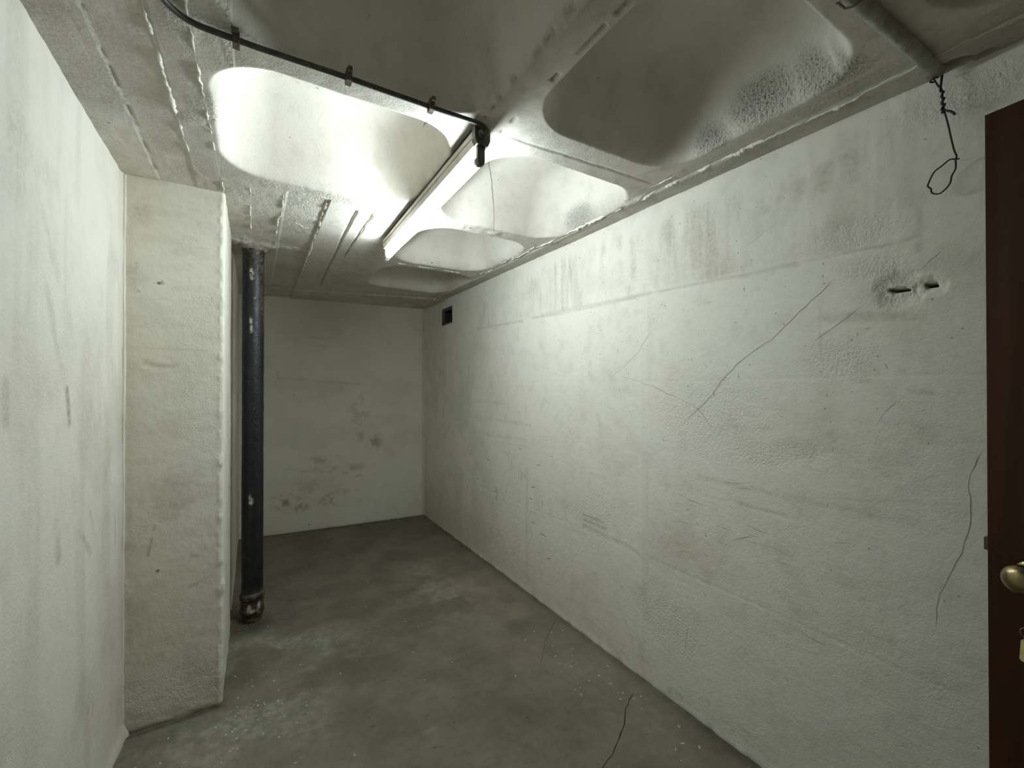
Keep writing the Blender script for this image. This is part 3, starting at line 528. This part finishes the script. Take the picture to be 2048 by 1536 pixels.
many(45, .5, 1.4, .3, 1.7, (0, -.3, .9, 1.57), .004, .022, .0005, .0011)
many(30, 2.2, 3.9, .15, 1.1, (1.57, 0), .03, .10, .001, .0035)
many(30, .9, 3.2, 1.6, 2.3, (1.57, .3), .006, .03, .0006, .0015)
many(14, .6, 1.4, .55, 1.15, (-.12, .1), .05, .16, .0006, .0010)
scuffs('scuff_mark', sp, on_rw, m_scuff, wall_right)
fsp = [(rr_.uniform(-.4, 1.6), rr_.uniform(1.6, 4.6), rr_.uniform(0, 3), rr_.uniform(.006, .025), rr_.uniform(.0008, .002)) for _ in range(50)]
scuffs('chip_mark', fsp, on_fl, m_crackd, floor)
fsp = [(rr_.gauss(-.1, .18), rr_.gauss(2.35, .22), rr_.uniform(0, 3), rr_.uniform(.006, .016), rr_.uniform(.002, .004)) for _ in range(60)] + [(rr_.gauss(1.52, .07), rr_.uniform(1.1, 2.2), rr_.uniform(0, 3), rr_.uniform(.006, .02), rr_.uniform(.002, .005)) for _ in range(30)] + [(rr_.uniform(0, 1.3), rr_.uniform(1.8, 4.2), rr_.uniform(0, 3), rr_.uniform(.005, .014), rr_.uniform(.0015, .004)) for _ in range(50)]
fsp = [f for f in fsp if not (f[0] < PXR + .02 and f[1] > PY - .03)]
scuffs('paint_speck', fsp, on_fl, m_speck, floor)

# ---------------------------------------------------------------- vent in the right wall
v = thing('vent', 'small dark square vent opening high on the right wall near the far corner', 'vent', (RX, (VENT[0] + VENT[1]) / 2, VENT[2]))
bm = bmesh.new(); y0, y1, z0, z1 = VENT; dp = .16
A = [bm.verts.new((RX - .004, y, z)) for y, z in ((y0 - .004, z0 - .004), (y1 + .004, z0 - .004), (y1 + .004, z1 + .004), (y0 - .004, z1 + .004))]; B = [bm.verts.new((RX + dp, a.co.y, a.co.z)) for a in A]
for k in range(4): bm.faces.new((A[k], A[(k + 1) % 4], B[(k + 1) % 4], B[k]))
bm.faces.new(B); bmo('duct', bm, m_vent, v, False)
bm = bmesh.new(); e = .018
for a0, a1, b0, b1 in ((y0, y1, z0, z0 + e), (y0, y1, z1 - e * 1.5, z1), (y0, y0 + e, z0 + e, z1 - e * 1.5), (y1 - e, y1, z0 + e, z1 - e * 1.5)):
    prism(bm, rectp(a0, a1, b0, b1), (RX + .004, 0, 0), (0, 1, 0), (0, 0, 1), (1, 0, 0), .02)
bmo('frame', bm, m_ventf, v, False)

# ---------------------------------------------------------------- black drainpipe
PX, PPY, PR = .0, 3.20, .0605
dp_ = thing('drainpipe', 'tall black iron drainpipe with chipped paint beside the pillar', 'pipe', (PX, PPY, 0))
def pipe_shell(name, prof, nseg, seed, m=m_pipe, amp=.0012):
    hs = np.array([p[0] for p in prof]); rs = np.array([p[1] for p in prof]); zz = np.concatenate([np.linspace(a, b, max(2, int((b - a) / .012)), endpoint=False) for a, b in zip(hs, hs[1:])] + [[hs[-1]]])
    rr = np.interp(zz, hs, rs); th = np.linspace(0, math.tau, nseg, endpoint=False); T, Z = np.meshgrid(th, zz, indexing='xy'); R = rr[:, None] + amp * (fbm(np.abs(T - math.pi) * 4, Z * 20, 3, seed) - .5) * 2
    V = np.stack([PX + R * np.cos(T), PPY + R * np.sin(T), Z], -1).reshape(-1, 3); n = nseg
    F = [(i * n + k, i * n + (k + 1) % n, (i + 1) * n + (k + 1) % n, (i + 1) * n + k) for i in range(len(zz) - 1) for k in range(n)]
    me = raw_mesh(name, V, F); me.materials.append(m)
    a = T - math.tau * (T > math.pi); f = -math.pi / 2                    # a: angle, the camera sees about -1.6
    side = np.exp(-((a + .50) / .38) ** 2)
    rust = np.clip(sst(Z, 1.75, 2.05) * side * 1.0 + sst(Z, 2.2, 2.35) * .6 + (1 - sst(Z, .16, .24)) * .9, 0, 1)
    chip = np.zeros_like(Z)
    for (ca, cz, ra, rz) in ((-1.75, 2.21, .16, .03), (-1.78, 1.905, .10, .020), (-1.75, 1.855, .09, .025), (-1.72, .765, .16, .022), (-1.85, .775, .06, .03), (-1.85, .095, .16, .022), (-1.62, .078, .20, .009), (-.95, .105, .16, .020), (-1.4, 2.05, .05, .01), (-1.5, 1.35, .05, .012), (-1.7, 2.17, .12, .008)):
        chip = np.maximum(chip, ell(a, Z, (ca, cz), (ra, rz), .5))
    for nme, arr in (('rust', rust), ('chip', chip)): me.attributes.new(nme, 'FLOAT', 'POINT').data.foreach_set('value', arr.astype(np.float32).ravel())
    o = bpy.data.objects.new(name, me); COL.objects.link(o); o.parent = dp_; o.matrix_parent_inverse = dp_.matrix_basis.inverted(); return o
dp_.location = (PX, PPY, 0); bpy.context.view_layer.update()
pipe_shell('shaft', [(.12, PR), (2.34, PR), (2.35, PR + .004), (2.385, PR + .005)], 48, 901)
pipe_shell('collar', [(-.01, PR - .004), (.025, PR - .003), (.045, PR + .004), (.055, PR + .0085), (.070, PR + .0085), (.078, PR + .004), (.140, PR + .003), (.146, PR + .010), (.170, PR + .010), (.178, PR + .003), (.182, PR - .002)], 48, 911, m_pipe, .0025)
bm = bmesh.new(); lathe(bm, [(2.362, PR + .006), (2.372, PR + .018), (2.390, PR + .022), (2.43, PR + .03)], (PX, PPY, 0), (0, 0, 1), 40, .004); o = bmo('mortar_collar', bm, m_mortar, dp_); o['label'] = 'crumbling pale mortar ring'

# ---------------------------------------------------------------- fluorescent lamp
A0, A1 = Vector((.681, 1.335, 0)), Vector((.703, 2.620, 0)); ax = (A1 - A0).normalized(); sx = Vector((ax.y, -ax.x, 0)); UP = Vector((0, 0, 1))
lamp = thing('fluorescent_lamp', 'lit fluorescent tube on a cream batten under the ceiling rib', 'lamp', (A0.x, A0.y, CH)); bpy.context.view_layer.update()
LL = (A1 - A0).length
bm = bmesh.new(); prism(bm, [(-.027, 2.384), (-.027, 2.366), (-.024, 2.362), (-.0255, 2.352), (-.025, 2.331), (.025, 2.331), (.0255, 2.352), (.024, 2.362), (.027, 2.366), (.027, 2.384)], A0, sx, UP, ax, LL); bmo('batten', bm, m_batten, lamp, False)
bm = bmesh.new(); prism(bm, rectp(-.023, .023, 2.380, 2.412), A0 + ax * .02, sx, UP, ax, LL - .06); bmo('gap_shade_strip', bm, m_gap_shade, lamp, False)  # near-black strip painted as the shade between batten and ceiling
bm = bmesh.new(); prism(bm, [(-.0165, 2.331), (-.010, 2.325), (.010, 2.325), (.0165, 2.331)], A0 + ax * .03, sx, UP, ax, LL - .06); bmo('reflector', bm, m_white, lamp, False)
TZ = 2.286
bm = bmesh.new(); tube(bm, [A0 + ax * (.020 + (LL - .04) * k / 24) + UP * TZ for k in range(25)], .0155, 24); bmo('tube', bm, m_glow, lamp)
for nm, q in (('tube_cap', .0), ('tube_cap', LL - .02)):
    bm = bmesh.new(); tube(bm, [A0 + ax * (q + .002) + UP * TZ, A0 + ax * (q + .018) + UP * TZ], .0162, 24); bmo(nm, bm, m_metal, lamp)
for sg, q in ((-1, -.012), (1, LL - .002)):
    bm = bmesh.new(); prism(bm, [(-.014, 2.342), (-.014, 2.279), (-.010, 2.268), (0, 2.263), (.010, 2.268), (.014, 2.279), (.014, 2.342)], A0 + ax * q, sx, UP, ax, .014); bevel(bm, .002)
    bmo('lamp_holder', bm, m_plastic if sg < 0 else m_white, lamp, False)
bm = bmesh.new(); prism(bm, [(-.029, 2.392), (-.030, 2.352), (-.022, 2.332), (.022, 2.332), (.030, 2.352), (.029, 2.392)], A0 - ax * .022, sx, UP, ax, .026); bevel(bm, .004)
o = bmo('end_cap', bm, m_plastic, lamp, False); o['label'] = 'dark grey plastic end cap'
bm = bmesh.new(); prism(bm, [(-.026, 2.388), (-.026, 2.352), (-.018, 2.335), (.018, 2.335), (.026, 2.352), (.026, 2.388)], A0 + ax * LL, sx, UP, ax, .006); bmo('end_cap', bm, m_white, lamp, False)
bm = bmesh.new(); lathe(bm, [(0, .019), (.006, .019), (.007, .015), (.010, .015), (.011, .018), (.015, .018), (.016, .014), (.020, .014), (.021, .016), (.026, .016), (.028, .010)], A0 - ax * .020 + UP * 2.368, -ax, 20); o = bmo('cable_gland', bm, m_latch, lamp); o['label'] = 'ribbed cable gland'

# ---------------------------------------------------------------- conduit with clips feeding the lamp
cz = CH - .016
cpt = [(-.192, .1, cz), (-.190, .7, cz), (-.188, 1.20, cz)] + [(-.188 + .085 * (1 - math.cos(a)), 1.215 + .085 * math.sin(a), cz) for a in np.linspace(.1, math.pi / 2, 8)]
cpt += [(.0, 1.302, cz), (.24, 1.294, cz), (.48, 1.292, cz), (.60, 1.288, cz)] + [(.635, 1.287, cz), (.660, 1.286, cz - .001), (.676, 1.288, cz - .005), (.684, 1.294, cz - .010), (.687, 1.302, cz - .013)]
con = thing('ceiling_conduit', 'thin dark conduit clipped across the ceiling to the lamp', 'conduit', (.2, 1.3, CH)); bpy.context.view_layer.update()
bm = bmesh.new(); tube(bm, cpt, .0075, 12); bmo('conduit_tube', bm, m_conduit, con)
for cx, cy in ((-.040, 1.305), (.234, 1.2945), (.484, 1.292)):
    bm = bmesh.new(); prism(bm, rectp(-.008, .008, CH - .030, CH + .004), (cx, cy - .014, 0), (1, 0, 0), (0, 0, 1), (0, 1, 0), .028); bevel(bm, .003)
    prism(bm, rectp(-.006, .006, CH - .008, CH + .004), (cx, cy - .026, 0), (1, 0, 0), (0, 0, 1), (0, 1, 0), .052)
    bmo('clip', bm, m_clip, con, False)

# ---------------------------------------------------------------- whitewashed conduit at the right with wire loop
pp = thing('ceiling_conduit', 'whitewashed conduit on the ceiling running to the right wall above the door', 'conduit', (1.4, .41, CH)); bpy.context.view_layer.update()
bm = bmesh.new(); tube(bm, [(.80, .444, CH - .010), (1.176, .423, CH - .012), (1.45, .408, CH - .013), (1.665, .397, CH - .014)], .0165, 20); bmo('conduit_tube', bm, m_paintpipe, pp)
bm = bmesh.new(); tube(bm, [(1.183, .405, CH - .026), (1.184, .425, CH - .030), (1.185, .441, CH - .022), (1.183, .452, CH - .004), (1.180, .458, CH + .003)], .0028, 8); bmo('clip', bm, m_clip, pp)
W = WIRE
w = thing('hanging_wire', 'black twisted wire with an open loop hanging from the ceiling by the door', 'wire', (1.662, .4, 2.05)); bpy.context.view_layer.update()
def smooth(P, n=5):
    P = [Vector(p) for p in P]; out = []
    for i in range(len(P) - 1):
        p0, p1, p2, p3 = P[max(i - 1, 0)], P[i], P[i + 1], P[min(i + 2, len(P) - 1)]
        for k in range(n):
            t = k / n; out.append(.5 * ((2 * p1) + (p2 - p0) * t + (2 * p0 - 5 * p1 + 4 * p2 - p3) * t * t + (3 * p1 - p0 - 3 * p2 + p3) * t ** 3))
    return out + [P[-1]]
bm = bmesh.new(); tube(bm, smooth(W), .0021, 8); bmo('wire_strand', bm, m_black, w)
top, bot = Vector(W[2]), Vector(W[5]); bm = bmesh.new()
tw = [Vector((1.668, .388, CH + .012)), Vector((1.668, .390, CH - .02))] + [top.lerp(bot, k / 26) + Vector((math.sin(k * .80 + .6 * math.sin(k)), math.cos(k * .80 + .5 * math.sin(k * 1.7)), 0)) * (.0030 + .0016 * (k % 7 == 3)) for k in range(27)]
tail = [Vector((1.658, p[1], p[2])) for p in WTAIL]
tube(bm, smooth(tw + tail, 3), .0030, 8); bmo('wire_strand', bm, m_black, w)
bm = bmesh.new(); c0 = Vector(W[0]); tube(bm, [c0 + Vector((.006 * math.cos(a), .008 * math.sin(a), .004 * a / 3 - .004)) for a in np.linspace(0, 5.5, 16)], .0025, 8); bmo('hook', bm, m_black, w)

# ---------------------------------------------------------------- open door at the right
E = Vector((1.322, .2446, 0)); Hd = math.radians(9.75 + 0)           # free edge and how far the leaf stands open
dirn = Vector((E.x - DX1 + .01, E.y - HC_Y0, 0)).normalized()        # from hinge to free edge
nrm = Vector((-dirn.y, dirn.x, 0))                                   # towards the room
door = thing('door_1', 'dark brown wooden door standing open at the right edge', 'door', (DX1, HC_Y0, 0)); door['kind'] = 'structure'; bpy.context.view_layer.update()
LW_ = (E - Vector((DX1 - .01, HC_Y0, 0))).length - .012
o0 = E - dirn * LW_; TH = .040
bm = bmesh.new(); prism(bm, rectp(0, LW_, .012, 2.064), o0 - nrm * TH, dirn, UP, nrm, TH); bevel(bm, .0025); bmo('leaf', bm, m_wood, door, False)
bm = bmesh.new(); prism(bm, rectp(-.001, .0008, .014, 2.062), E - nrm * (TH - .004), dirn, UP, nrm, TH - .008); o = bmo('edge_band', bm, m_edge, door, False)
def on_door(px_from_edge, z, out=0.): return E - dirn * px_from_edge + nrm * out + UP * z
bm = bmesh.new(); prism(bm, rectp(0, .011, 1.142, 1.168), E - nrm * .030, dirn, UP, nrm, .016); bevel(bm, .002); o = bmo('latch', bm, m_latch, door, False); o['label'] = 'steel latch bolt'
KS = .066; KZ = 1.112
bm = bmesh.new(); lathe(bm, [(0, .028), (.003, .029), (.006, .027), (.008, .020), (.009, .012)], on_door(KS, KZ + .006), nrm, 36); o = bmo('rose', bm, m_brass, door); o['label'] = 'round tarnished rose plate'
bm = bmesh.new(); lathe(bm, [(.004, .009), (.020, .010), (.026, .013), (.032, .020), (.040, .0265), (.050, .0290), (.058, .0275), (.065, .0225), (.070, .014), (.0715, .004)], on_door(KS, KZ + .006), nrm, 40); o = bmo('knob', bm, m_brass, door); o['label'] = 'aged brass door knob'
bm = bmesh.new(); prism(bm, [(.014 * math.cos(a), .026 * math.sin(a)) for a in np.linspace(0, math.tau, 24, endpoint=False)], on_door(KS, 1.020), dirn, UP, nrm, .003); bmo('keyhole_plate', bm, m_latch, door, False)
# key in the lock
k0 = on_door(KS - .002, 1.022)
key = thing('key', 'steel key in the door lock with a tan fob hanging from it', 'key', k0); bpy.context.view_layer.update()
bm = bmesh.new(); tube(bm, [k0, k0 + nrm * .022], .0028, 10)
prism(bm, [(-.009, -.004), (-.006, -.0085), (.006, -.0085), (.009, -.004), (.009, .004), (.006, .0085), (-.006, .0085), (-.009, .004)], k0 + nrm * .022 - dirn * .001, nrm, UP, dirn, .002)
bmo('key_shank', bm, m_metal, key)
r0 = k0 + nrm * .026 + UP * -.006
bm = bmesh.new(); tube(bm, [r0 + dirn * (.010 * math.cos(a)) + UP * (.010 * math.sin(a) - .006) for a in np.linspace(0, math.tau, 24)], .0010, 6, False); bmo('key_ring', bm, m_metal, key)
f0 = r0 + UP * -.018; dn = (UP * -1 + dirn * .06).normalized()
bm = bmesh.new(); hw = .0075
pts = [(-hw, .004), (-hw * .6, .0), (hw * .6, .0), (hw, .004), (hw, .040), (hw * .6, .044), (-hw * .6, .044), (-hw, .040)]
prism(bm, pts, f0 - nrm * .004, dirn, dn, nrm, .008); bevel(bm, .002); o = bmo('fob', bm, m_tan, key, False); o['label'] = 'tan oblong key fob'
